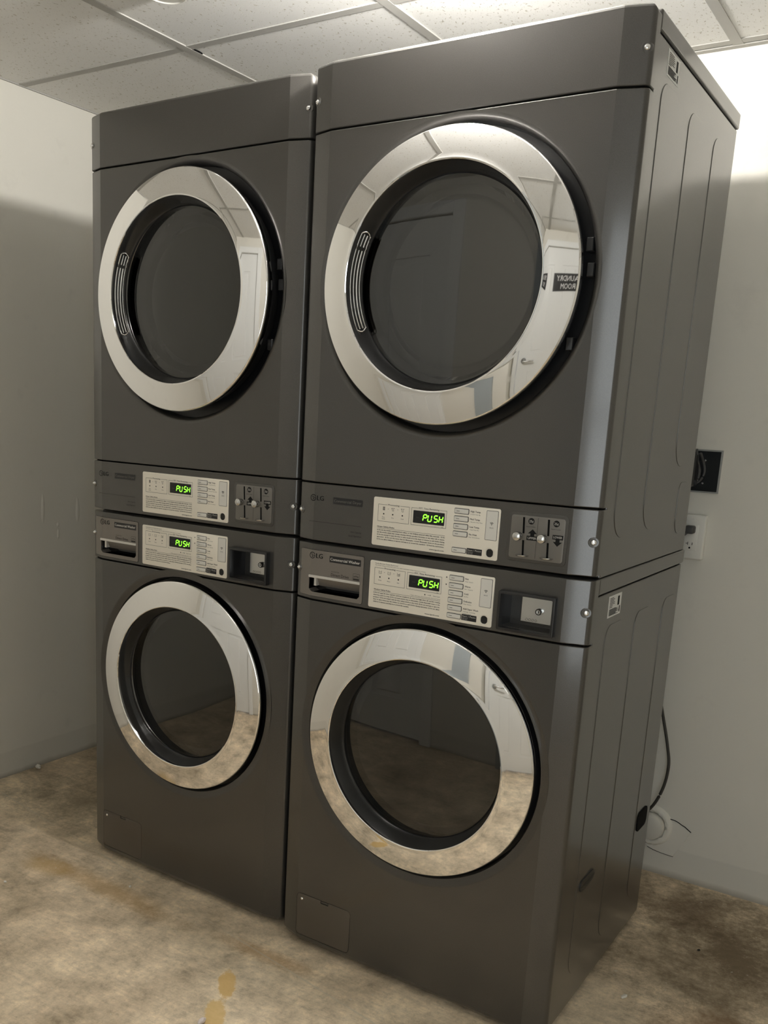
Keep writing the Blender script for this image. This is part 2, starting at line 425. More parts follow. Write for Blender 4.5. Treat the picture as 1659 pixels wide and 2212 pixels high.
# added frosted window right of the entrance door, unseen, fills the machine fronts
wx0, wx1, wz0, wz1 = 1.17, 1.72, 0.30, 2.03
win = bmesh.new()
for a in ((wx0, wx0+.045, wz0, wz1), (wx1-.045, wx1, wz0, wz1), (wx0+.045, wx1-.045, wz0, wz0+.045), (wx0+.045, wx1-.045, wz1-.045, wz1), (wx0+.045, wx1-.045, 1.28, 1.32)):
    add_box(win, a[0], a[1], YF-.07, YF-.02, a[2], a[3], .004, 1)
winf = struct(obj('fill_window_1', win, WHITEPL))
PANE = mat('frosted_fill_pane', (0.8, 0.85, 0.9), 0.4, emit=FILL_COLOR, es=FILL_POWER)  # added emitter, brings daylight fill onto the machine fronts
obj('fill_pane', box(wx0+.045, wx1-.045, YF-.060, YF-.054, wz0+.045, wz1-.045), PANE, winf)

# front wall (behind the camera): openings for two doors
d1 = (-1.20, -0.42); d2 = (0.40, 1.12); dz = 2.03; YF1 = -1.46; XS = 0.34
bm = bmesh.new()
for a, b in ((XS, d2[0]), (d2[1], wx0), (wx1, XR)): add_box(bm, a, b, YF-.12, YF, 0, ZC+.12)
add_box(bm, wx0, wx1, YF-.12, YF, 0, wz0); add_box(bm, wx0, wx1, YF-.12, YF, wz1, ZC+.12); add_box(bm, *d2, YF-.12, YF, dz, ZC+.12)
for a, b in ((XL, d1[0]), (d1[1], XS)): add_box(bm, a, b, YF1-.12, YF1, 0, ZC+.12)
add_box(bm, *d1, YF1-.12, YF1, dz, ZC+.12); add_box(bm, XS-.10, XS, YF-.12, YF1-.12, 0, ZC+.12)
struct(obj('wall_front', bm, WALL))
DOORP = mat('white_door_paint', (0.82, 0.83, 0.82), 0.35)
def panel_door(name, x0, x1, lever_x=None, YF=YF):
    bm = box(x0+.004, x1-.004, YF-.055, YF-.015, .012, dz-.004)
    cut = []
    wd = (x1-x0)
    for pz0, pz1 in ((.20, .86), (1.02, 1.86)):
        for k in range(2):
            a = x0+.11+k*(wd/2-.055); b = a+wd/2-.165
            cut.append(box(a, b, YF-.022, YF+.02, pz0, pz1))
    me = boolean(bm, cut); d = struct(obj(name, me, DOORP))
    pn = bmesh.new()
    for pz0, pz1 in ((.20, .86), (1.02, 1.86)):
        for k in range(2):
            a = x0+.11+k*(wd/2-.055); b = a+wd/2-.165
            add_box(pn, a+.03, b-.03, YF-.024, YF-.016, pz0+.03, pz1-.03, .004, 1)
    obj('door_panel', pn, DOORP, d)
    if lever_x:
        s = 1
        lv = bmesh.new(); rosette = lathe([(0, YF+.0), (.030, YF+.0), (.030, YF-.016), (0, YF-.016)], lever_x, .955, seg=32)
        obj('rosette', rosette, STEEL, d)
        add_tube(lv, spline([(lever_x, YF, .955), (lever_x, YF+.045, .955), (lever_x+.02, YF+.055, .955), (lever_x+.12, YF+.055, .952)], 6), .010, 12)
        obj('door_handle', lv, STEEL, d)
    return d
panel_door('door_1', *d1, YF=YF1)
panel_door('door_2', *d2, lever_x=.475)
bm = bmesh.new()
for (a, b), q, wl, wr in ((d1, YF1, .06, .06), (d2, YF, .05, .035)):
    add_box(bm, a-wl, a, q, q+.015, 0, dz+.06, .003, 1); add_box(bm, b, b+wr, q, q+.015, 0, dz+.06, .003, 1); add_box(bm, a, b, q, q+.015, dz, dz+.06, .003, 1)
struct(obj('trim_3', bm, DOORP))
struct(obj('trim_7', box(.02, .20, YF1, YF1+.03, 0, ZC-.001, .003, 1), mat('grey_blue_column', (.36, .40, .42), .5)))
# sign on the door behind the camera, seen mirrored in the chrome
sg = thing('door_sign', 'black rectangular sign with white lettering on the white door', 'sign', (0.90, YF-.015, 1.70))
obj('sign_plate', box(-.19, .19, 0, .006, -.085, .085, .002, 1), BLACK, sg)
bm = bmesh.new()
mir = lambda px, pz: (-px, .0068, pz)
add_text(bm, 'LAUNDRY', 0, .012, .052, 0, width=.30, align='c', fn=mir); add_text(bm, 'ROOM', 0, -.064, .052, 0, width=.18, align='c', fn=mir)
obj('lettering', bm, mat('sign_white', (0.85, .85, .85), .5), sg)

# bare bulb on a porcelain lampholder just above the frame
lamp = thing('ceiling_lamp', 'bare glowing bulb in a round white lampholder on the ceiling above the dryers', 'lamp', (0.29, -0.004, ZC))
def zlathe(prof, seg=48):
    bm = bmesh.new(); add_lathe(bm, prof, 0, 0, seg=seg)
    for v in bm.verts: v.co = Vector((v.co.x, v.co.z, v.co.y))
    bmesh.ops.recalc_face_normals(bm, faces=bm.faces); return bm
obj('lampholder', zlathe([(0, 0), (.055, 0), (.055, -.010), (.042, -.022), (.026, -.030), (.022, -.040), (0, -.040)]), WHITEPL, lamp)
BULB = mat('glowing_bulb', (1, .95, .85), .3, emit=BULB_COLOR, es=BULB_POWER)
rb = .032
obj('bulb', zlathe([(0, -.0405), (.014, -.0405), (.016, -.050)]+[(rb*math.sin(a), -.086+rb*math.cos(a)) for a in [0.62+i*(PI-.62)/14 for i in range(14)]]+[(0, -.086-rb)]), BULB, lamp)

sm = thing('smoke_detector', 'round white smoke detector on the ceiling tile at the top edge', 'smoke detector', (-0.420, 0.015, ZC+.003))
obj('housing', zlathe([(0, 0), (.058, 0), (.060, -.012), (.054, -.026), (.046, -.032), (0, -.034)]), WHITEPL, sm)
bm = zlathe([(.040, -.0325), (.043, -.0345), (.046, -.0325)]); obj('vent_ring', bm, WHITEPL, sm)

# broken corner of a ceiling tile: small dark gap beside the grid
bm = bmesh.new()
pts = [(-.653, .352), (-.650, .356), (-.648, .366), (-.6475, .378), (-.650, .392), (-.6525, .395)]
lo = [bm.verts.new((a, b, ZC+.0005)) for a, b in pts]; hi = [bm.verts.new((a, b, ZC+.0035)) for a, b in pts]
bm.faces.new(lo); bm.faces.new(hi[::-1])
for i in range(len(pts)): bm.faces.new((lo[i], lo[(i+1) % len(pts)], hi[(i+1) % len(pts)], hi[i]))
struct(obj('trim_4', bm, VOID))

# ------------------------------------------------------------------ the machines
def plan(ins=0.0, yo=0.0, left_c=.046, back=.044):
    """front outline seen from above, left to right: chamfer, flat, chamfer"""
    segs = [(17, .044)]+[(24+7*i, .0015) for i in range(10)]
    sx = sum(l*math.cos(math.radians(a)) for a, l in segs)
    pr = [(W-sx, 0.0)]; x, y = W-sx, 0.0
    for a, l in segs:
        x += l*math.cos(math.radians(a)); y += l*math.sin(math.radians(a)); pr.append((x, y))
    pl = [(W-a, b) for a, b in pr][::-1]
    pts = [(0, back)]+pl+pr+[(W, back)]
    k = 1-2*ins/W
    return [((a-W/2)*k+W/2, min(b+yo+(ins if b < back else 0), back)) for a, b in pts]
def front_solid(z0, z1, yo=0.0, rnd=.0018, bot=None, top=None, back=.044):
    """panel that follows the chamfered front, with rounded lower and upper rims"""
    lv = []
    if bot: lv += [(z0, bot), (z0+bot*.18, bot*.5), (z0+bot*.55, bot*.15), (z0+bot, 0)]
    else: lv += [(z0, rnd), (z0+rnd*.35, rnd*.35), (z0+rnd, 0)]
    if top: lv += [(z1-top, 0), (z1-top*.55, top*.15), (z1-top*.18, top*.5), (z1, top)]
    else: lv += [(z1-rnd, 0), (z1-rnd*.35, rnd*.35), (z1, rnd)]
    bm = bmesh.new(); rows = []
    for z, ins in lv: rows.append([bm.verts.new((x, y, z)) for x, y in plan(ins, yo, back=back)])
    n = len(rows[0])
    for a, b in zip(rows, rows[1:]):
        for i in range(n): bm.faces.new((a[i], a[(i+1) % n], b[(i+1) % n], b[i]))
    bm.faces.new(rows[0][::-1]); bm.faces.new(rows[-1])
    bmesh.ops.recalc_face_normals(bm, faces=bm.faces)
    return bm
PANG = 7.5

def front_at(x):
    """y of the front surface at machine-local x"""
    p = plan()
    for (xa, ya), (xb, yb) in zip(p, p[1:]):
        if xa <= x <= xb and xb > xa: return ya+(yb-ya)*(x-xa)/(xb-xa)
    return 0.02

def screw(parent, x, z, side=0):
    """small round-head screw sitting in a dished hole on the chamfer"""
    y = front_at(x); s = 1 if x > W/2 else -1
    o = bpy.data.objects.new('screw', None)
    bm = bmesh.new()
    add_lathe(bm, [(0, -.0062), (.0012, -.0062), (.0016, -.0050), (.0034, -.0047), (.0048, -.0030), (.0050, 0.002), (0, .002)], 0, 0, seg=24)
    bmesh.ops.recalc_face_normals(bm, faces=bm.faces)
    ob = obj('screw', bm, SCREW, parent); ob.location = (x, y, z); ob.rotation_euler = (0, 0, s*.42)
    bm = bmesh.new(); add_lathe(bm, [(.0050, -.0002), (.0070, -.0006), (.0092, -.0006), (.0112, .0022)], 0, 0, seg=24)
    bmesh.ops.recalc_face_normals(bm, faces=bm.faces)
    obj('screw_dish', bm, PAINT, ob)

def ribs(parent, rows, side):
    """stadium-shaped pressings on the side sheet; side=+1 right, -1 left"""
    x = W-.002 if side > 0 else .002
    for (y0, y1, z0, z1) in rows:
        r = (y1-y0)/2
        bm = prism(rr(y0, y1, z0, z1, (r*.98, r*.98, r*.55, r*.55), 10), -.0012, .004, bev=.0011, steps=3)
        for v in bm.verts: v.co = Vector((x-side*(v.co.y), v.co.x, v.co.z)) if True else v.co
        bmesh.ops.recalc_face_normals(bm, faces=bm.faces)
        obj('side_pressing', bm, PAINT, parent, ang=12)

def cabinet(parent, z0, z1, zl, rows, deep=.665):
    cab = obj('cabinet', box(.002, W-.002, .0442, deep, z0, z1, .0025, 2), PAINT, parent, ang=12)
    for s in (1, -1): ribs(cab, rows, s)
    lid = obj('top_lid', box(-.0005, W+.0005, .0445, deep+.008, z1+.003, zl, .004, 3), PAINT, parent, ang=12)
    sp = obj('lid_seam', box(.006, W-.006, .05, deep-.004, z1, z1+.003), VOID, lid)
    return cab

def sticker(parent, y0, y1, z0, z1, seed):
    rnd = random.Random(seed)
    x = W-.002+.0004
    bm = box(W-.0022, x, y0, y1, z0, z1)
    s = obj('rating_label', bm, LABEL, parent); s['label'] = 'white printed rating label'
    bm = bmesh.new()
    def bar(a, b, c, d):
        f = [bm.verts.new((x+.0002, p, q)) for p, q in ((a, c), (b, c), (b, d), (a, d))]; bm.faces.new(f)
    w = y1-y0; h = z1-z0
    for k in range(7):
        z = z1-h*(.10+.07*k); bar(y0+w*.08, y0+w*(.30+.28*rnd.random()), z-h*.03, z)
    bar(y0+w*.70, y0+w*.84, z0+h*.45, z1-h*.12)
    for k in range(9): bar(y0+w*.08, y0+w*(.55+.3*rnd.random()), z0+h*(.08+.035*k), z0+h*(.08+.035*k+.024))
    bar(y0+w*.86, y0+w*.93, z0+h*.10, z0+h*.40)
    obj('label_print', bm, INK, s)

SEGS = {'P': 'abefg', 'U': 'bcdef', 'S': 'acdfg', 'H': 'bcefg'}
def digit(bm, ch, x, z, w, h, t, y):
    sk = .13
    def seg(x0, z0, x1, z1):
        a = Vector((x0, z0)); b = Vector((x1, z1)); d = (b-a).normalized(); n = Vector((-d.y, d.x)); g = t*.12
        a = a+d*g; b = b-d*g
        pts = [a, a+d*t*.5+n*t*.5, b-d*t*.5+n*t*.5, b, b-d*t*.5-n*t*.5, a+d*t*.5-n*t*.5]
        bm.faces.new([bm.verts.new((x+p.x+p.y*sk, y, z+p.y)) for p in pts])
    S = {'a': (0, h, w, h), 'd': (0, 0, w, 0), 'g': (0, h/2, w, h/2), 'f': (0, h/2, 0, h), 'b': (w, h/2, w, h), 'e': (0, 0, 0, h/2), 'c': (w, 0, w, h/2)}
    for c in SEGS[ch]: seg(*S[c])

def control_panel(parent, zb, kind):
    """silver fascia plate with display, buttons and print; zb is its bottom edge"""
    H = .1015
    yf = -.0016
    cp = obj('control_panel', prism(rr(.2035, .4925, zb, zb+H, .004, 5), yf, .001, bev=.0008, steps=2), SILVER, parent)
    cp['label'] = 'silver control panel plate'
    zt = zb+H
    wash = kind == 'washer'
    ink = bmesh.new(); y = yf-.00015
    # display window
    dz1 = zt-.0195; dz0 = dz1-.0255
    obj('display', prism(rr(.3005, .3720, dz0, dz1, .0012, 3), yf-.0012, yf+.0005, bev=.0003, steps=1), GLOSSB, cp)
    dg = bmesh.new()
    for ch, x in (('P', .3235), ('U', .3345), ('S', .3485), ('H', .3600)):
        digit(dg, ch, x, dz0+.0058, .0078, .0128, .0021, yf-.00145)
    obj('display_digits', dg, GREEN, cp)['label'] = 'glowing green digits reading PUSH'
    off = bmesh.new(); flat_rect(off, .308, .317, dz0+.011, dz0+.0125, yf-.00135); obj('unlit_indicator', off, LEDOFF, cp)
    bt = zt-.0145
    frame_rect(ink, .2155, .2905, bt-.0355, bt, .0006, y, gaps=[(.238, .268)])
    frame_rect(ink, .2955, .3765, bt-.0355, bt, .0006, y, gaps=[(.311, .361)])
    add_text(ink, 'Processing', .253, bt-.0014, .0032, y, width=.0265, align='c', bold=.00012)
    add_text(ink, 'EST. Time Remaining', .336, bt-.0014, .0032, y, width=.047, align='c', bold=.00012)
    add_text(ink, 'MIN', .3665, dz0-.0045, .0017, y)
    for k, (x, s) in enumerate(((.2295, 'Flow|Sense'), (.2515, 'Dry'), (.2745, 'Cool')) if not wash else ((.2295, 'Wash'), (.2515, 'Rinse'), (.2745, 'Spin'))):
        disc(ink, x, bt-.0195, .0016, y, 16)
        for q, t in enumerate(s.split('|')): add_text(ink, t, x, bt-.0275-q*.0035, .0024, y, align='c')
        z = bt-.0085
        if wash:      # little wash-tub symbols
            flat_rect(ink, x-.0028, x+.0028, z-.0035, z-.0029, y); flat_rect(ink, x-.0034, x-.0028, z-.0035, z+.003, y); flat_rect(ink, x+.0028, x+.0034, z-.0035, z+.003, y)
            flat_rect(ink, x-.0022, x-.0004, z+.0005, z+.0011, y); flat_rect(ink, x+.0004, x+.0022, z+.0005, z+.0011, y)
            if k == 2: ring(ink, x+.0006, z-.001, .0010, .0016, y, n=14)
        elif k == 0:
            for q in range(4): flat_rect(ink, x-.0026, x+.0026, z-.0034+q*.0019, z-.0022+q*.0019, y)
        else:         # shirt symbols
            c = (k-1)*.0006
            flat_rect(ink, x-.0018, x-.0012, z-.0035, z+.002, y); flat_rect(ink, x+.0012, x+.0018, z-.0035, z+.002, y); flat_rect(ink, x-.0018, x+.0018, z-.0035, z-.0029, y)
            flat_rect(ink, x-.0036, x-.001, z+.0018+c, z+.0026+c, y); flat_rect(ink, x+.001, x+.0036, z+.0018+c, z+.0026+c, y); flat_rect(ink, x-.0036, x-.003, z+c, z+.002+c, y)
        if k: flat_rect(ink, x-.0125, x-.0105, z-.0003, z+.0004, y)
    # safety rules
    if wash:
        add_text(ink, 'Suds-Excess Suds Removal', .2165, zt-.0065, .0026, y, width=.055)
        add_text(ink, 'The Wash rating is extended cycle time when suds foam rating requires or creates.', .2165, zt-.0102, .0018, y, width=.122)
        head, zr = 'Washer Safety Rules', zt-.0625
        lines = ['1) Do not open the door until the cycle has completed, the door lock light shuts off, and the rotating',
                 'drum has come to a stop. 2) Do not wash articles that are flammable, contain flammable items or dry',
                 'products. 3) Do not tamper with the door safety switch or door lock. 4) Do not attempt to open the',
                 'door or place items into the washer to remove or add clothes during operation. 5) Do not allow',
                 'children to operate and play in or around the machine.']
        add_text(ink, 'Door Lock', .3745, zt-.0575, .0024, y, align='r'); disc(ink, .3395, zt-.0562, .0014, y, 14)
        flat_rect(ink, .346, .350, zt-.0565, zt-.0560, y); ring(ink, .352, zt-.0562, .0009, .0014, y, n=12)
        add_text(ink, '* Add a Garment: Hold 3 seconds (Normal Cycle)', .3755, zt-.0625, .0019, y, width=.071, align='r')
    else:
        head, zr = 'Dryer Safety Rules', zt-.0625
        lines = ['1) Do not dry articles containing food, rubber, or any similarly textured rubber-like materials.  2) Do',
                 'not dry articles which may contain cleaning solvents, gasoline, kerosene, or any other oils or waxes.',
                 '3) Do not attempt to open the door or place hands on to the dryer to remove or add clothes during',
                 'operation.  4) Do not dry items that are flammable, contain flammable items or dry products',
                 '5) Do not allow children to operate and play in or around the machines.  6) Read the instructions.']
    add_text(ink, head, .2160, zr, .0028, y, width=.041, bold=.00015)
    flat_rect(ink, .2160, .3755, zr-.0024, zr-.0019, y)
    for k, s in enumerate(lines):
        add_text(ink, s, .2160, zr-.0068-k*.0049, .0023, y, width=(.1595 if not (wash and k == 4) else .088), bold=.00016)
    add_text(ink, 'www.lgecb.com', .3755, zb+.0045, .0028, y, width=.0335, align='r', bold=.0001)
    # buttons
    if wash: rows = [(zt-.0073, 'Hot', 'Check  Ceramic'), (zt-.0228, 'Warm', 'New  Tempertle'), (zt-.0380, 'Cold', 'Fast Dry'), (zt-.0532, 'Delicates', 'Detail  Selection'), (zt-.0684, 'Add Super Wash', 'Long/usage  Loosen/large|Custom Program')]
    else: rows = [(zt-.0065, 'High Temp.', '1\' Dcode Temp. Big'), (zt-.0217, 'Med Temp.', '1\' Blossoms Temp. Mania'), (zt-.0370, 'Low Temp.', '1\' Susan Temp. Boy'), (zt-.0520, 'No Heat', 'Fluce  Tel Continuum')]
    rows = [(z, a, b, .0100) for z, a, b in rows]+[(zb+.0165, None, None, .0095)]
    for z, a, b, h in rows:
        sur = obj('button', prism(rr(.3930, .4255, z-h-.0006, z+.0006, .0022, 4), yf-.0006, yf+.0005, bev=.0003, steps=1), RIM, cp)
        bm = bmesh.new(); add_prism(bm, rr(.3942, .4243, z-h+.0006, z-.0006, .0014, 4), yf-.0022, yf, bev=.0006, steps=2)
        bmesh.ops.recalc_face_normals(bm, faces=bm.faces)
        for v in bm.verts: pass
        me = obj('button_cap', bm, BUTTON, None); 
        # cap geometry joins its surround so the button is one sub-part with two materials
        join(sur, me, BUTTON)
        flat_rect(ink, .3985, .4055, z-h/2-.0004, z-h/2+.0004, yf-.0024)
        if a:
            add_text(ink, a, .4285, z-h/2-.0002, .0034, y, bold=.00012)
            for q, t in enumerate(b.split('|')): add_text(ink, t, .4285, z-h/2-.0050-q*.0042, .0019, y)
    if wash:
        for s, z in ((1, zt-.0125), (-1, zt-.028)):
            ink.faces.new([ink.verts.new((q, y, r)) for q, r in ((.3850, z-s*.0016), (.3885, z-s*.0016), (.38675, z+s*.0018))])
    bk = bmesh.new(); flat_rect(bk, .4262, .4595, zb+.0060, zb+.0185, y, .0008)
    obj('start_label_plate', bk, BLACK, cp)
    wi = bmesh.new(); add_text(wi, 'Start / Pause', .4280, zb+.0132, .0032, y-.0002, width=.0295)
    add_text(wi, 'Repeat  Power', .4280, zb+.0103, .0015, y-.0002); add_text(wi, 'Clean / Pause', .4280, zb+.0078, .0015, y-.0002)
    obj('start_lettering', wi, WINK, cp)
    # wifi window
    wz0, wz1 = (zt-.0625, zt-.0045)
    obj('wifi_pad', prism(rr(.4630, .4885, wz0, wz1, .0018, 4), yf-.0005, yf+.0005, bev=.0002, steps=1), RIM, cp)
    obj('wifi_window', prism(rr(.4638, .4877, wz0+.0008, wz1-.0008, .0014, 4), yf-.0007, yf, bev=.0002, steps=1), BUTTON, cp)
    zc = (wz0+wz1)/2; yy = yf-.0009
    for r0 in (.0018, .0033, .0048): ring(ink, .4757, zc+.0010, r0, r0+.0008, yy, PI*.25, PI*.75, 12)
    disc(ink, .4757, zc+.0014, .0008, yy, 10)
    add_text(ink, 'Wi-Fi', .4757, zc-.0058, .0026, yy, align='c')
    obj('printed_text', ink, INK, cp)
    # card reader eye
    e = bmesh.new(); zc = zb+.0140
    add_lathe(e, [(.0078, yf+.0006), (.0098, yf-.0004), (.0104, yf-.0016), (.0098, yf-.0022), (.0086, yf-.0016)], .4762, zc, seg=32)
    bmesh.ops.recalc_face_normals(e, faces=e.faces)
    obj('sensor_ring', e, SILVER, cp)
    obj('sensor_lens', prism(rr(.4692, .4832, zc-.0080, zc+.0080, .0060, 6), yf-.0004, yf+.0005), GLOSSB, cp)
    return cp

def join(a, b, mat2):
    """merge mesh b into a with its own material"""
    bm = bmesh.new(); bm.from_mesh(a.data); n = len(bm.faces)
    bm.from_mesh(b.data); bm.faces.ensure_lookup_table()
    for i, f in enumerate(bm.faces):
        f.material_index = 1 if i >= n else 0
    a.data.materials.append(mat2); bm.to_mesh(a.data); bm.free()
    bpy.data.objects.remove(b, do_unlink=True)

def logo(parent, cx, cz, x_text, y, m=LOGO):
    bm = bmesh.new(); r = .0074
    # round face mark and the two letters
    ring(bm, cx, cz, r*.80, r, y, PI*.10, PI*2.0, 36)
    flat_rect(bm, cx+r*.25, cx+r*.95, cz-r*.08, cz+r*.10, y)
    flat_rect(bm, cx-r*.10, cx+r*.08, cz-r*.42, cz+r*.48, y); flat_rect(bm, cx-r*.10, cx+r*.34, cz-r*.50, cz-r*.32, y)
    disc(bm, cx-r*.42, cz+r*.30, r*.13, y, 12)
    disc(bm, cx, cz, r*.999, y+.0001, 36) if False else None
    o = obj('logo', bm, m, parent)
    bm = bmesh.new(); add_text(bm, 'LG', x_text, cz-.0052, .0104, y, width=.0175, bold=.0005)
    obj('logo_lettering', bm, m, parent)

def door(parent, cz, kind):
    cx = .342; dry = kind == 'dryer'
    o = 0.0 if dry else .019
    d = bpy.data.objects.new('door', None)
    # chrome ring: outer bevel, sloped mirror face, inner lip
    a = [(.262, .004+o*.4), (.2700, -.010+o), (.2718, -.0200+o)]+[(.2662+.006*math.sin(math.radians(q)), -.0238+o-.006*math.cos(math.radians(q))) for q in (86, 79, 72, 65, 58, 51, 44, 37, 30)]
    face = []
    r, y = a[-1]
    n = 9
    for k in range(n):
        s = math.radians(16.5-4.5*k/(n-1)); dr = (.2676-.2125)/n
        r -= dr; y -= dr*math.tan(s); face.append((r, y))
    yl = y
    lip = [(.2108, yl-.0012), (.2092, yl-.0013), (.2078, yl-.0004), (.2070, yl+.0015)]
    prof = a+face+lip+[(.2062, yl+.006), (.2062, yl+.020), (.235, yl+.028), (.255, yl+.034)]
    rg = obj('door', lathe(prof, cx, cz, seg=192), CHROME, parent, ang=10)
    rg['label'] = 'round door with a chrome ring'
    obj('door_rim', lathe([(.2625, -.004+o), (.2635, .004+o*.6), (.258, .026), (.250, .032), (.200, .034)], cx, cz, seg=96), BLACK, rg)
    # smoked conical bezel, glass and the bowl behind it
    obj('window_bezel', lathe([(.2066, yl+.001), (.2045, yl+.006), (.1975, yl+.030), (.1950, yl+.040), (.1935, yl+.042), (.1925, yl+.0405)], cx, cz, seg=128), BEZEL, rg)
    obj('door_glass', lathe([(.1928, yl+.041), (.150, yl+.0395), (.08, yl+.0385), (0, yl+.038)], cx, cz, seg=128), GLASS, rg)
    y0 = yl+.046
    if dry: pb = [(.188, y0), (.178, y0+.02), (.163, y0+.026), (.158, y0+.034), (.150, y0+.060), (.140, y0+.075), (.10, y0+.085), (0, y0+.088)]
    else: pb = [(.190, y0), (.178, y0+.018), (.168, y0+.05), (.155, y0+.085), (.130, y0+.105), (.07, y0+.112), (0, y0+.113)]
    obj('inner_bowl', lathe(pb, cx, cz, seg=96), BOWL, rg)
    if dry:
        # recessed pull on the opening side, bright rim with dark pocket and curved bars
        A0, A1 = PI-.47, PI+.47
        def arc(r0, yv, off=0): return [(cx+r0*math.cos(A0+(A1-A0)*i/24), yv, cz+r0*math.sin(A0+(A1-A0)*i/24)) for i in range(25)]
        bm = bmesh.new()
        def end(A, s):
            m = []
            for q in range(1, 6):
                t = q/6; rq = .2035+(.1895-.2035)*t; m.append((cx+rq*math.cos(A+s*.03*math.sin(PI*t)), yl+.010+.012*t, cz+rq*math.sin(A+s*.03*math.sin(PI*t))))
            return m
        pts = arc(.2035, yl+.010)+end(A1, 1)+arc(.1895, yl+.022)[::-1]+end(A0, -1)[::-1]
        pts = pts+[pts[0]]
        add_tube(bm, pts, .0013, 8)
        add_tube(bm, arc(.1995, yl+.0155), .0016, 8); add_tube(bm, arc(.1950, yl+.020), .0022, 8)
        h = obj('door_handle', bm, CHROME, rg); h['label'] = 'recessed chrome pull'
        bm = bmesh.new()
        p = arc(.2035, yl+.0105); q = arc(.1895, yl+.0225)
        pv = [bm.verts.new(v) for v in p]; qv = [bm.verts.new(v) for v in q]
        for i in range(24): bm.faces.new((pv[i], pv[i+1], qv[i+1], qv[i]))
        obj('handle_pocket', bm, GLOSSB, rg)
    # wall of the recess, painted lip and the drum inside
    rr_ = .2855 if dry else .2785
    obj('door_surround', lathe([(.3002, 0.0), (.2965, .0004), (.2925, .0018), (.289+(rr_-.2855), .0045), (.2862+(rr_-.2855), .009), (rr_, .013)], cx, cz, seg=160), PAINT, parent, ang=40)
    obj('door_recess', lathe([(rr_, .0129), (rr_-.001, .040), (.215, .0425), (.210, .060)], cx, cz, seg=96), BLACK, parent)
    dr = lathe([(.212, .060), (.245, .075), (.245, .40), (0, .41)], cx, cz, seg=64)
    dm = obj('drum', dr, DRUM, parent)
    bm = bmesh.new()
    if dry:
        for k in range(3):
            bm = bmesh.new(); t = .5+k*2.094; c, s = math.cos(t), math.sin(t)
            add_tube(bm, [(cx+.235*c, .09, cz+.235*s), (cx+.215*c, .2, cz+.215*s), (cx+.235*c, .39, cz+.235*s)], .025, 12)
            obj('baffle', bm, DRUM, dm)
    else:
        for k in range(3):
            bm = bmesh.new(); t = -.25+k*2.094; c, s = math.cos(t), math.sin(t)
            add_tube(bm, [(cx+.24*c, .085, cz+.24*s), (cx+.19*c, .16, cz+.19*s), (cx+.18*c, .26, cz+.18*s), (cx+.24*c, .39, cz+.24*s)], .022, 12)
            obj('baffle', bm, DRUM, dm)
    # perforations
    bm = bmesh.new()
    for j in range(12):
        for i in range(60):
            t = 2*PI*(i+.5*(j % 2))/60; y = .11+j*.022; rq = .2438
            c, s = math.cos(t), math.sin(t); u = Vector((-s, 0, c)); v = Vector((0, 1, 0)); P = Vector((cx+rq*c, y, cz+rq*s))
            bm.faces.new([bm.verts.new(P+.0034*(u*math.cos(k*PI/3)+v*math.sin(k*PI/3))) for k in range(6)])
    ob = obj('perforations', bm, VOID, dm); ob['kind'] = 'stuff'
    if dry:
        for dzz in (-.115, .012, .055):      # catches and hinge blocks in the recess, right side
            bm = bmesh.new()
            a = math.asin(dzz/.272); x = cx+.2745*math.cos(a)
            add_box(bm, x-.006, x+.008, .012, .040, cz+dzz-.012, cz+dzz+.012, .0015, 1)
            obj('hinge', bm, DARKPL, rg)
    return rg

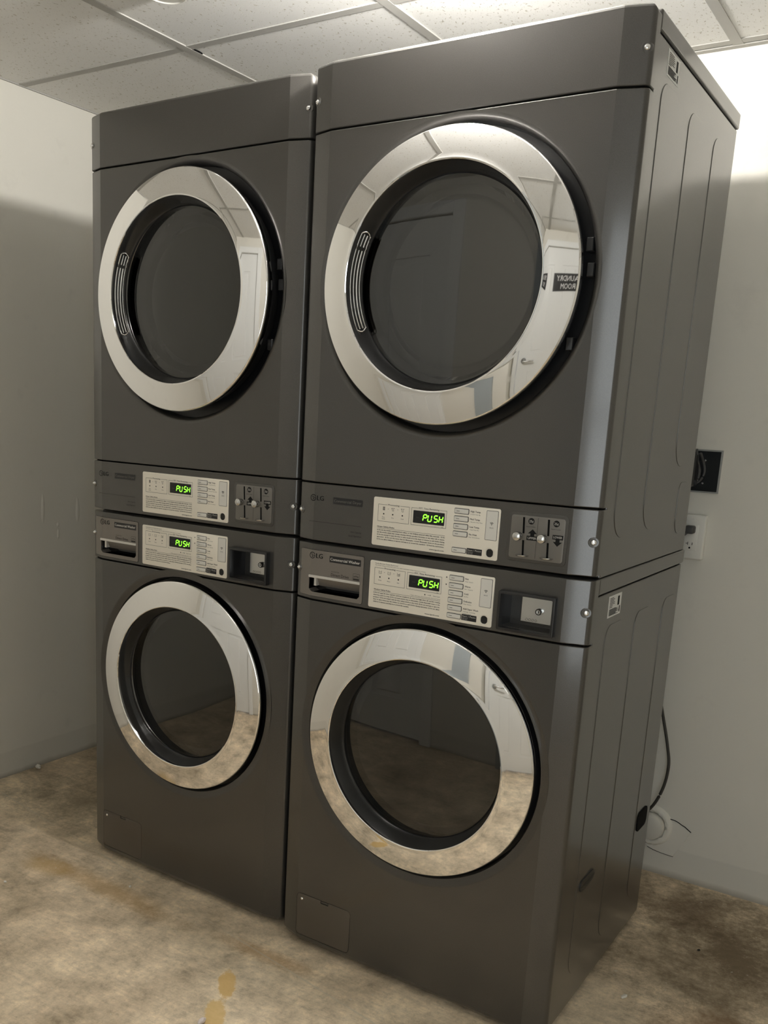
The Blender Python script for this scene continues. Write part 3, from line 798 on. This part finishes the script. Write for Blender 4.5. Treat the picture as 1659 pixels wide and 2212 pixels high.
def coin_slots(parent, z0):
    """grey plate with two vertical coin slots, knobs and return lips"""
    pl = obj('coin_plate', prism(rr(.516, .6245, z0, z0+.0835, .005, 5), -.0022, .001, bev=.0012, steps=2), COINPLATE, parent)
    pl['label'] = 'grey metal coin plate with two slots'
    obj('coin_plate_surround', prism(rr(.5095, .6305, z0-.0062, z0+.0895, .009, 6), -.0014, .001, bev=.0013, steps=3), PAINT, pl)
    y = -.0024
    bk = bmesh.new()
    for x, xb in ((.5415, .5455), (.5915, .5950)):
        zt = z0+.080
        for za, zb_ in ((z0+.006, z0+.036), (z0+.049, zt)):
            fa = (za-z0)/.08; fb = (zb_-z0)/.08
            xa = xb+(x-xb)*fa; xc = xb+(x-xb)*fb
            sb = bmesh.new(); sb.faces.new([sb.verts.new(v) for v in ((xa-.0020, y, za), (xa+.0020, y, za), (xc+.0020, y, zb_), (xc-.0020, y, zb_))])
            obj('coin_slot', sb, VOID, pl)
    bk.free()
    ink = bmesh.new()
    for x in (.557, .607): disc(ink, x, z0+.0735, .0062, y, 28)
    x0 = .561
    flat_rect(ink, x0-.011, x0+.011, z0+.0370, z0+.0455, y); flat_rect(ink, x0-.004, x0+.004, z0+.0454, z0+.0505, y)
    ink.faces.new([ink.verts.new((a, y, b)) for a, b in ((x0-.009, z0+.0500), (x0+.009, z0+.0500), (x0, z0+.0585))])
    x0 = .612
    flat_rect(ink, x0-.0105, x0+.0105, z0+.0440, z0+.0525, y); flat_rect(ink, x0-.004, x0+.004, z0+.039, z0+.0441, y)
    ink.faces.new([ink.verts.new((a, y, b)) for a, b in ((x0-.009, z0+.0395), (x0, z0+.031), (x0+.009, z0+.0395))])
    flat_rect(ink, .5700, .5706, z0+.003, z0+.081, y+.0001)
    for x in (.557, .607): add_text(ink, 'Insert Coins', x, z0+.0620, .0022, y, align='c', width=.018)
    obj('printed_symbols', ink, INK, pl)
    wh = bmesh.new()
    for st, x, z, h, wd in (('25\u00a2', .557, .0712, .0046, .0085), ('25\u00a2', .607, .0712, .0046, .0085), ('UPPER', .561, .0393, .0042, .017), ('LOWER', .612, .0463, .0042, .017)):
        tb = bmesh.new(); add_text(tb, st, x, z0+z, h, y-.0002, align='c', width=wd); obj('lettering', tb, WINK, pl)
    wh.free()
    for x in (.5335, .5830):
        k = obj('knob', lathe([(0, -.021), (.004, -.0205), (.0078, -.018), (.0090, -.013), (.0085, -.007), (.006, -.002), (.006, .0)], x+.0015, z0+.0435, seg=32), STEEL, pl)
    for x in (.5455, .5945):
        bm = bmesh.new(); add_lathe(bm, [(0, 0), (.0120, 0), (.0138, .0015), (.0120, .0025), (0, .0018)], 0, 0, seg=32)
        for v in bm.verts: v.co = Vector((x+v.co.x, -.006+v.co.z*.62, z0+.0055+v.co.y))
        bmesh.ops.recalc_face_normals(bm, faces=bm.faces)
        obj('coin_lip', bm, STEEL, pl)

def coin_box(parent, z0):
    """protruding dark frame round a deep opening with a lock plate inside; z0 = bottom"""
    x0, x1, z1 = .507, .624, z0+.079
    outer = prism(rr(x0, x1, z0, z1, .004, 5), -.014, .0015, bev=.0012, steps=2)
    inner = prism(rr(x0+.0055, x1-.0055, z0+.006, z1-.006, .002, 4), -.05, .06)
    fr = obj('coin_box', boolean(outer, [inner]), DARKPL, parent); fr['label'] = 'dark recessed coin box frame'
    bm = bmesh.new()
    a, b, c, e = x0+.0055, x1-.0055, z0+.006, z1-.006
    add_box(bm, a-.001, a, .001, .050, c, e); add_box(bm, b, b+.001, .001, .050, c, e); add_box(bm, a, b, .001, .050, c-.001, c); add_box(bm, a, b, .001, .050, e, e+.001); add_box(bm, a, b, .050, .051, c, e)
    obj('pocket', bm, DARKPL, fr)
    lp = obj('lock_plate', prism(rr(.541, .612, c+.010, e-.004, .001, 3), .026, .0495, bev=.001, steps=1), STEEL, fr)
    lk = lathe([(0, .020), (.0030, .020), (.0033, .0175), (.0062, .0172), (.0068, .019), (.0068, .027)], .5800, z0+.041, seg=28)
    obj('lock', lk, STEEL, fr)
    bm = bmesh.new(); flat_rect(bm, .5794, .5806, z0+.0385, z0+.0435, .0194); ring(bm, .58, z0+.041, .0045, .0060, .0170, n=24); obj('keyhole', bm, VOID, fr)
    ink = bmesh.new()
    for k in range(4): ring(ink, .554+k*.0065, z0+.0215, .0020, .0024, .0257, n=16)
    obj('stamped_marks', ink, INKG, fr)

def build_washer():
    t = thing('washing_machine', 'dark grey front-loading washer with chrome door ring, bottom of the right-hand stack', 'washing machine', group='stacked commercial laundry machines')
    cz = .564
    cutd = bmesh.new(); add_lathe(cutd, [(0, -.05), (.3000, -.05), (.3000, .2), (0, .2)], .342, cz, seg=160); bmesh.ops.recalc_face_normals(cutd, faces=cutd.faces)
    fx = (.0495, .2015, .0300, .1375)
    g1 = prism(rr(fx[0]-.0009, fx[1]+.0009, fx[2]-.0009, fx[3]+.0009, .011, 8), -.02, .004)
    me = boolean(front_solid(.010, .8555, bot=.016), [cutd, g1])
    fp = obj('front_panel', me, PAINT, t, ang=PANG)
    # filter cover
    fc = prism(rr(fx[0], fx[1], fx[2], fx[3], .010, 8), -.0004, .0038, bev=.0010, steps=2)
    notch = box(.118, .140, -.01, .0028, fx[3]-.0075, fx[3]+.003)
    fco = obj('filter_cover', boolean(fc, [notch]), FILTER, t)
    obj('latch_tab', box(.1195, .1385, .0008, .0028, fx[3]-.006, fx[3]-.0015, .0005, 1), PAINT, fco)
    s = lathe([(0, -.0022), (.0022, -.0020), (.0034, -.0008), (.0034, .001)], .0640, .1245, seg=20); obj('screw', s, SCREW, fco)
    # fascia with openings for the drawer and the coin box
    za, zb = .8590, .9840
    dw = (.0150, .1870, .8665, .9700)
    ga = prism(rr(dw[0]-.0008, dw[1]+.0008, dw[2]-.0008, dw[3]+.0008, .0045, 5), -.02, .043)
    gc = prism(rr(.5120, .6190, .8735, .9400, .002, 4), -.02, .043)
    fs = obj('fascia', boolean(front_solid(za, zb), [ga, gc]), PAINT, t, ang=PANG)
    obj('panel_seam', box(.012, W-.012, .018, .043, za-.0045, za+.0008), VOID, fs)
    zz = (za+zb)/2
    # detergent drawer follows the curved fascia
    hop = (.0445, .1795, .8755, .9130)
    d = front_solid(.85, .99, yo=-.0012)
    m1 = boolean(d, [prism(rr(dw[0], dw[1], dw[2], dw[3], .0040, 5), -.02, .030)], 'INTERSECT')
    bm = bmesh.new(); bm.from_mesh(m1)
    hp = prism([(hop[0], hop[3]), (hop[0], hop[2]+.006), (hop[0]+.010, hop[2]), (hop[1]-.006, hop[2]), (hop[1], hop[2]+.006), (hop[1], hop[3])], -.03, .05)
    dr = obj('detergent_drawer', boolean(bm, [hp]), DRAWER, t, ang=PANG)
    dr['label'] = 'lighter metallic detergent drawer front'
    bm = bmesh.new()
    add_box(bm, hop[0]-.002, hop[1]+.002, .028, .030, hop[2]-.002, hop[3]+.002)
    add_box(bm, hop[0]-.002, hop[0], .002, .028, hop[2], hop[3]); add_box(bm, hop[1], hop[1]+.002, .002, .028, hop[2], hop[3])
    add_box(bm, hop[0], hop[1], .002, .028, hop[2]-.002, hop[2])
    obj('handle_pocket', bm, GLOSSB, dr)
    # slanting finger pull inside and the pale bar over it
    bm = bmesh.new(); vs_ = [(hop[0]+.018, .004, hop[3]), (hop[1]-.001, .004, hop[3]), (hop[1]-.001, .016, hop[2]+.013), (hop[0]+.018, .016, hop[2]+.013)]
    f = [bm.verts.new(v) for v in vs_]; g = [bm.verts.new((a, b+.004, c)) for a, b, c in vs_]
    bm.faces.new(f); bm.faces.new(g[::-1])
    for i in range(4): bm.faces.new((f[i], f[(i+1) % 4], g[(i+1) % 4], g[i]))
    bmesh.ops.recalc_face_normals(bm, faces=bm.faces)
    obj('finger_pull', bm, DRAWER, dr)
    obj('pull_bar', box(hop[0], hop[1], -.0030, .006, hop[3]-.0052, hop[3]+.0008, .0008, 1), TRIMBAR, dr)
    obj('side_tab', box(hop[0]+.012, hop[0]+.018, .003, .018, hop[2]+.014, hop[3]-.005), TRIMBAR, dr)
    logo(dr, .0525, .9580, .0625, -.0016)
    pl = bmesh.new(); flat_rect(pl, .0985, .1800, .9478, .9620, -.0014); obj('name_plate', pl, BLACK, dr)
    tx = bmesh.new(); add_text(tx, 'Commercial Washer', .1010, .9520, .0062, -.0017, width=.0765, bold=.0002); obj('name_lettering', tx, WINK, dr)
    tx = bmesh.new(); add_text(tx, 'Direct Drive', .1040, .9175, .0066, -.0014, width=.0465, bold=.00015); add_text(tx, 'INVERTER', .1045, .9265, .0022, -.0014, width=.021)
    frame_rect(tx, .1615, .1780, .9160, .9310, .0005, -.0014); flat_rect(tx, .1625, .1770, .9170, .9200, -.0014); add_text(tx, 'energy', .1630, .9235, .0032, -.0014, width=.013)
    ring(tx, .1697, .9205, .0055, .0061, -.0014, PI*.15, PI*.85, 14)
    obj('drive_lettering', tx, INKG, dr)
    control_panel(t, .8650, 'washer')
    coin_box(t, .8670)
    for x, z in ((.6765, .9220), (.0095, .9250)): screw(t, x, z)
    door(t, cz, 'washer')
    rows = [(.119, .240, .088, .880), (.316, .437, .088, .880), (.534, .650, .095, .880)]
    cab = cabinet(t, .022, .9485, .9838, rows)
    # carrying holes in the side; the shallow one has its shade as colour
    for s in (1, -1):
        x = W-.002 if s > 0 else .002
        for (a, b, c, d_, mm) in ((.134, .226, .294, .320, RECESS_SHADE), (.545, .625, .285, .335, VOID)):
            bm = prism(rr(a, b, c, d_, .014, 6), -.0007, .004)
            for v in bm.verts: v.co = Vector((x-s*(v.co.y)+s*.0030, v.co.x, v.co.z))
            bmesh.ops.recalc_face_normals(bm, faces=bm.faces); obj('carry_hole', bm, mm, cab)
    sticker(t, .120, .200, .896, .940, 3)
    for x in (.06, W-.06):
        for y in (.09, .62):
            bm = zlathe([(0, 0), (.020, 0), (.022, .006), (.012, .010), (.012, .030), (0, .030)]); f = obj('foot', bm, RUBBER, t); f.location = (x, y, 0)
    obj('base_pan', box(.015, W-.015, .0443, .650, .010, .0219), BLACK, t)
    return t

def build_dryer():
    t = thing('tumble_dryer', 'dark grey front-loading dryer with large chrome door ring, top of the right-hand stack', 'tumble dryer', group='stacked commercial laundry machines')
    Z = .984            # machine-local z = world z - Z
    cz = 1.526-Z
    # bottom fascia with the controls
    za, zb = .9915-Z, 1.1165-Z
    fs = obj('fascia', front_solid(za, zb), PAINT, t, ang=PANG)
    obj('panel_seam', box(.012, W-.012, .018, .043, zb-.0008, zb+.0045), VOID, fs)
    cutd = bmesh.new(); add_lathe(cutd, [(0, -.05), (.3000, -.05), (.3000, .2), (0, .2)], .342, cz, seg=160); bmesh.ops.recalc_face_normals(cutd, faces=cutd.faces)
    obj('front_panel', boolean(front_solid(1.1195-Z, 1.8255-Z), [cutd]), PAINT, t, ang=PANG)
    # top panel: rounded outer corners
    tp = front_solid(1.8285-Z, 1.955-Z, yo=-.0010, top=.007)
    cm = prism(rr(-.0005, W+.0005, 1.5-Z, 1.9552-Z, (.001, .001, .017, .017), 8), -.05, .20)
    tpo = obj('top_panel', boolean(tp, [cm], 'INTERSECT'), PAINT, t, ang=PANG)
    obj('top_seam', box(.012, W-.012, .018, .043, 1.8248-Z, 1.8292-Z), VOID, tpo)
    control_panel(t, .9995-Z, 'dryer')
    coin_slots(t, 1.0110-Z)
    logo(t, .0475, 1.0850-Z, .0575, -.0003)
    pl = bmesh.new(); flat_rect(pl, .1000, .1755, 1.0755-Z, 1.0900-Z, -.0004); obj('name_plate', pl, BLACK, t)
    tx = bmesh.new(); add_text(tx, 'Commercial Dryer', .1025, 1.0800-Z, .0060, -.0007, width=.0705, bold=.0001); obj('name_lettering', tx, NAMEG, t)
    tx = bmesh.new(); flat_rect(tx, .039, .175, 1.0330-Z, 1.0336-Z, -.0003)
    add_text(tx, 'Ultra Capacity', .1755, 1.0185-Z, .0033, -.0003, align='r'); add_text(tx, 'Quiet Operation', .1755, 1.0100-Z, .0033, -.0003, align='r')
    obj('lettering', tx, INK, t)
    for x, z in ((.6765, 1.0560), (.0095, 1.0560), (.6765, 1.8860), (.0095, 1.8860)): screw(t, x, z-Z)
    door(t, cz, 'dryer')
    rows = [(.091, .212, 1.055-Z, 1.860-Z), (.281, .408, 1.057-Z, 1.863-Z), (.480, .600, 1.186-Z, 1.866-Z), (.550, .625, 1.030-Z, 1.150-Z)]
    cabinet(t, .001, 1.9195-Z, 1.955-Z, rows)
    sticker(t, .108, .183, 1.8715-Z, 1.9135-Z, 5)
    obj('support_foot', box(.03, W-.03, .06, .64, 0, .001), RUBBER, t)
    return t

def copy_tree(o, parent=None):
    c = o.copy(); C.objects.link(c); c.parent = parent
    for ch in list(o.children): copy_tree(ch, c)
    return c

washer = build_washer(); washer.location = (0, 0, 0)
dryer = build_dryer(); dryer.location = (0, 0, .984)
ang = -.0202
Lx = -.0220-W*math.cos(ang); Ly = .0219-W*math.sin(ang)
w2 = copy_tree(washer); w2.location = (Lx, Ly, 0); w2.rotation_euler = (0, 0, ang)
w2['label'] = 'dark grey front-loading washer with chrome door ring, bottom of the left-hand stack'
dd2 = copy_tree(dryer); dd2.location = (Lx, Ly, .984); dd2.rotation_euler = (0, 0, ang)
dd2['label'] = 'dark grey front-loading dryer with large chrome door ring, top of the left-hand stack'

# ------------------------------------------------------------------ on the back wall beside the machines
bp = thing('dryer_outlet', 'black square outlet plate in a steel box rim on the back wall', 'power outlet', (.628, YB, 1.163))
bm = box(-.060, .0585, -.0070, -.0002, -.0565, .0565)
frm = boolean(bm, [box(-.0560, .0545, -.02, .02, -.0525, .0525)])
obj('box_rim', frm, GALV, bp)
obj('cover_plate', box(-.0560, .0545, -.0050, -.0005, -.0525, .0525, .0008, 1), BLACKPLATE, bp)
for x, z in ((.016, .028), (.016, -.032)):
    obj('screw', lathe([(0, -.0080), (.0022, -.0076), (.0034, -.0060), (.0036, -.0045)], x, z, seg=16), SCREW, bp)
pg = thing('dryer_plug', 'black right-angle dryer plug with thick cord in the black outlet plate', 'plug', (.617, YB-.006, 1.170))
obj('plug_body', box(-.035, .016, -.055, -.0002, -.048, .040, .008, 3), BLACK, pg)
bm = bmesh.new()
add_tube(bm, spline([(.010, -.040, .050), (.013, -.030, .020), (.014, -.016, .010), (.018, -.010, -.010), (.012, -.012, -.034), (-.02, -.02, -.046)], 8), .0045, 10)
add_tube(bm, spline([(.020, -.030, .040), (.026, -.010, .015), (.030, -.008, -.010), (.020, -.010, -.034), (-.01, -.012, -.048)], 8), .0035, 10)
obj('strain_relief', bm, RUBBER, pg)
bm = bmesh.new(); add_tube(bm, spline([(-.018, -.045, .030), (-.004, -.055, .070), (-.004, -.070, .100), (-.03, -.085, .06), (-.09, -.10, -.10)], 8), .0105, 12)
obj('cord', bm, BLACK, pg)

wo = thing('wall_outlet', 'white wall outlet with a raised cover plate below the black outlet', 'power outlet', (.636, YB, .9875))
bm = bmesh.new(); add_box(bm, -.035, .035, -.022, -.0002, -.060, .060, .005, 3); obj('cover_plate', bm, WHITEPL, wo)
bm = bmesh.new(); add_box(bm, -.018, .018, -.0245, -.0215, -.036, .034, .0015, 2); obj('receptacle', bm, WHITEPL, wo)
bm = bmesh.new()
flat_rect(bm, -.0105, -.0045, -.0180, -.0165, -.0247); flat_rect(bm, -.0060, -.0045, -.0215, -.0130, -.0247); flat_rect(bm, .0055, .0072, -.0210, -.0140, -.0247); disc(bm, .0005, -.0285, .0026, -.0247, 14)
obj('slots', bm, VOID, wo)
for z in (.049, -.049): obj('screw', lathe([(0, -.0238), (.0025, -.0236), (.003, -.0215)], 0, z, seg=14), WHITEPL, wo)
p2 = thing('washer_plug', 'grey plug in the upper socket of the white wall outlet', 'plug', (.636, YB-.0246, 1.0085))
bm = box(-.013, .012, -.030, -.0002, -.010, .011, .005, 3); obj('plug_body', bm, RUBBER, p2)
bm = bmesh.new(); add_tube(bm, spline([(-.002, -.022, -.002), (-.012, -.028, -.014), (-.03, -.035, -.03), (-.08, -.06, -.12)], 8), .0042, 10); obj('cord', bm, RUBBER, p2)

cord = bmesh.new()
add_tube(cord, spline([(.560, .90, .72), (.600, .90, .60), (.634, .90, .485), (.655, .90, .407), (.6645, .90, .350), (.657, .90, .283), (.634, .90, .222), (.600, .895, .185), (.54, .89, .15)], 10), .0042, 12)
tag(obj('power_cord', cord, CORDM), 'dark cord looping down between the right-hand washer and the back wall', 'cord')

# capped round duct and torn patch low on the wall
du = thing('wall_duct', 'off-white round duct stub in a rough plaster hole low on the back wall', 'duct', (.625, YB, .145))
obj('duct_stub', lathe([(0, -.030), (.026, -.030), (.037, -.026), (.040, -.018), (.040, -.0002)], 0, 0, seg=48), PVC, du)
rg = random.Random(3)
prof = [(.043, -.0002), (.043, -.010), (.050, -.013), (.058, -.009), (.062, -.0002)]
bm = lathe(prof, 0, 0, seg=48)
for v in bm.verts:
    if v.co.y < -.001: v.co += Vector((rg.uniform(-1, 1), rg.uniform(-1, 1), rg.uniform(-1, 1)))*.0018
obj('plaster_collar', bm, WALL, du, ang=60)
pa = [(.650, .180), (.672, .176), (.700, .170), (.716, .162), (.735, .152), (.722, .118), (.704, .082), (.696, .066), (.660, .068), (.622, .076), (.60, .10), (.62, .16)]
bm = prism(pa[::-1], YB-.0022, YB-.0002, bev=.0008, steps=1)
tag(obj('drywall_patch', bm, mat('patch_paint', (.73, .71, .65), .7)), 'torn square wall patch around the duct low on the back wall', 'wall patch')
bm = bmesh.new()
cr = [(.668, .1775), (.676, .1765), (.690, .1755), (.700, .172), (.708, .168), (.718, .1645), (.728, .158), (.7365, .1525)]
add_tube(bm, [(a, YB-.0016, b) for a, b in cr], .0012, 6)
cr2 = [(.622, .0755), (.640, .070), (.660, .0675), (.680, .066), (.697, .0655)]
add_tube(bm, [(a, YB-.0016, b) for a, b in cr2], .0007, 6)
struct(obj('trim_5', bm, VOID))

# ------------------------------------------------------------------ marks and bits
bm = bmesh.new()                     # dents and filler dabs on the left wall
rg = random.Random(11)
for (y, z, ry, rz) in ((.395, .905, .008, .055), (.545, .895, .009, .045), (.458, .850, .006, .008), (.458, .818, .005, .018)):
    n = 14; top = bm.verts.new((XL+.0030, y, z)); ringv = []
    for k in range(n):
        t = 2*PI*k/n; ringv.append(bm.verts.new((XL+.0001, y+ry*math.cos(t)*(1+rg.uniform(-.15, .15)), z+rz*math.sin(t)*(1+rg.uniform(-.1, .1)))))
    mid = [bm.verts.new((XL+.0024, y+(v.co.y-y)*.5, z+(v.co.z-z)*.6)) for v in ringv]
    for k in range(n):
        bm.faces.new((ringv[k], ringv[(k+1) % n], mid[(k+1) % n], mid[k])); bm.faces.new((mid[k], mid[(k+1) % n], top))
bmesh.ops.recalc_face_normals(bm, faces=bm.faces)
struct(obj('trim_6', bm, WALL, ang=60))

def scrap(x, y, s, label, m, seed, flat=.3):
    rg = random.Random(seed); bm = bmesh.new()
    bmesh.ops.create_icosphere(bm, subdivisions=2, radius=s)
    for v in bm.verts: v.co = Vector((v.co.x*(1+rg.uniform(-.35, .35)), v.co.y*.6*(1+rg.uniform(-.35, .35)), v.co.z*flat))
    lo = min(v.co.z for v in bm.verts)
    for v in bm.verts: v.co.z -= lo
    o = obj('debris', bm, m, ang=20, loc=(x, y, 0)); o.rotation_euler = (0, 0, rg.uniform(0, 3))
    return tag(o, label, 'debris')
CH = mat('plaster_crumb', (.70, .67, .60), .8); DK = mat('dark_grit', (.03, .027, .022), .8); PINK = mat('crumpled_paper', (.70, .62, .60), .8)
scrap(.078, -.372, .010, 'pale crumpled paper scrap on the floor at the bottom edge', PINK, 1, .7)
scrap(-.735, -.245, .006, 'small white crumb on the floor below the left-hand washer', CH, 2)
scrap(-.46, -.055, .006, 'pale flake on the floor in front of the left-hand washer filter cover', CH, 6)
scrap(.86, .60, .004, 'dark grit speck on the brown floor right of the machines', DK, 3, .6)
scrap(.770, .285, .009, 'pale elongated chip on the floor right of the right-hand washer', CH, 4, .4)
scrap(-1.315, .335, .010, 'white plaster lump at the foot of the left wall', CH, 5, .9)
